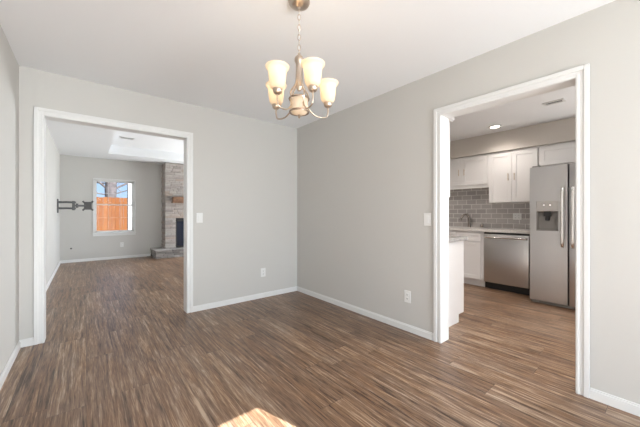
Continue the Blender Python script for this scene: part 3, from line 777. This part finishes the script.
# ------------------------------------------------------------------ chandelier
CX, CY = .995, 1.42
ch = thing('chandelier', 'brushed nickel chandelier with four lit bell glass shades hanging from dining ceiling', 'chandelier', (CX, CY, H))
MB().lathe(CX, CY, [(.0005, H-.0005), (.064, H-.0005), (.065, H-.008), (.058, H-.022), (.034, H-.036), (.012, H-.042), (.010, H-.052), (.0005, H-.053)], 36).build('canopy', 'nickel', ch, True)
m = MB(); z = H-.050; i = 0
while z > 2.135:
    P = []
    for k in range(16):
        a = 2*PI*k/16; q = .0085*math.cos(a); zz = z-.017+.019*math.sin(a)
        P.append((CX+(q if i % 2 else 0)*.78+(0 if i % 2 else q)*.6, CY-(q if i % 2 else 0)*.6+(0 if i % 2 else q)*.78, zz))
    m.tube(P, .0019, 6, True); z -= .0305; i += 1
m.build('chain', 'nickel', ch, True)
MB().tube(spline([(CX, CY, H-.05), (CX+.004, CY, 2.3), (CX-.003, CY, 2.2), (CX, CY, 2.11)], 5), .0018, 6).build('cord', 'plate', ch, True)
# column
MB().lathe(CX, CY, [(.0005, 2.128), (.008, 2.126), (.010, 2.116), (.022, 2.104), (.028, 2.092), (.028, 2.078), (.021, 2.062), (.0205, 2.03), (.022, 1.97), (.026, 1.93), (.018, 1.915), (.010, 1.90), (.0005, 1.898)], 28).build('column', 'nickel', ch, True)
# centre drum
RT, RB = 1.850, 1.768
dr_ = MB().lathe(CX, CY, [(.0005, RB-.012), (.025, RB-.010), (.046, RB-.002), (.053, RB+.01), (.054, RT-.004), (.052, RT+.001), (.049, RT+.001), (.050, RB+.012), (.044, RB+.002), (.024, RB-.006), (.0005, RB-.008)], 32).build('centre_shade', 'shade', ch, True)
for zz, rr in ((RT, .060), (RB+.004, .058)):
    MB().lathe(CX, CY, [(rr-.005, zz-.004), (rr+.001, zz-.006), (rr+.004, zz), (rr+.001, zz+.006), (rr-.005, zz+.004), (rr-.005, zz-.004)], 36).build('ring', 'ring', dr_, True)
m = MB(); m.lathe(CX, CY, [(.0005, RB-.034), (.005, RB-.032), (.006, RB-.024), (.003, RB-.018), (.009, RB-.013), (.0005, RB-.010)], 16); m.build('finial', 'nickel', ch, True)
MB().lathe(CX, CY, [(.0005, 1.79), (.012, 1.795), (.016, 1.81), (.010, 1.83), (.0005, 1.836)], 14).build('bulb', 'bulb', dr_, True)
m = MB()
rv = Vector((.7753, -.6316, 0)); fv = Vector((.6316, .7753, 0))
fit = [(-.115, -.108), (.086, -.138), (-.158, .128), (.176, .098)]
for lat, dep in fit:
    d = (rv*lat+fv*dep); R_ = d.length; u = d/R_; Cc = Vector((CX, CY, 0))
    a = MB()
    arm_pts = spline([Cc+u*.014+Z*1.985, Cc+u*.030+Z*1.93, Cc+u*.064+Z*1.872, Cc+u*.052+Z*1.818, Cc+u*(R_*.55)+Z*1.768, Cc+u*(R_*.9)+Z*1.768, Cc+u*R_+Z*1.800, Cc+u*R_+Z*1.842], 7)
    a.tube(arm_pts, .0046, 10)
    arm = a.build('arm', 'nickel', ch, True)
    bx_, by_ = (Cc+u*R_).x, (Cc+u*R_).y
    MB().lathe(bx_, by_, [(.0005, 1.832), (.010, 1.833), (.023, 1.842), (.028, 1.858), (.026, 1.870), (.0005, 1.871)], 24).build('socket_cup', 'nickel', arm, True)
    z0 = 1.863
    out = [(.022, z0), (.035, z0+.006), (.043, z0+.022), (.047, z0+.050), (.049, z0+.080), (.052, z0+.104), (.059, z0+.114), (.066, z0+.120), (.067, z0+.130)]
    inn = [(r-.0035, z+.0005) for r, z in out][::-1]
    MB().lathe(bx_, by_, out+inn, 36).build('lamp_shade', 'shade', arm, True)
    MB().lathe(bx_, by_, [(.0005, 1.872), (.010, 1.874), (.012, 1.895), (.021, 1.920), (.022, 1.935), (.014, 1.952), (.0005, 1.957)], 16).build('bulb', 'bulb', arm, True)
    l = light('shade_lamp', 'POINT', (bx_, by_, 1.975), 0.17, (1.0, .80, .56), shadow_soft_size=.02)
    l.parent = ch; l.location = Vector((bx_, by_, 1.975))-Vector(ch.location)
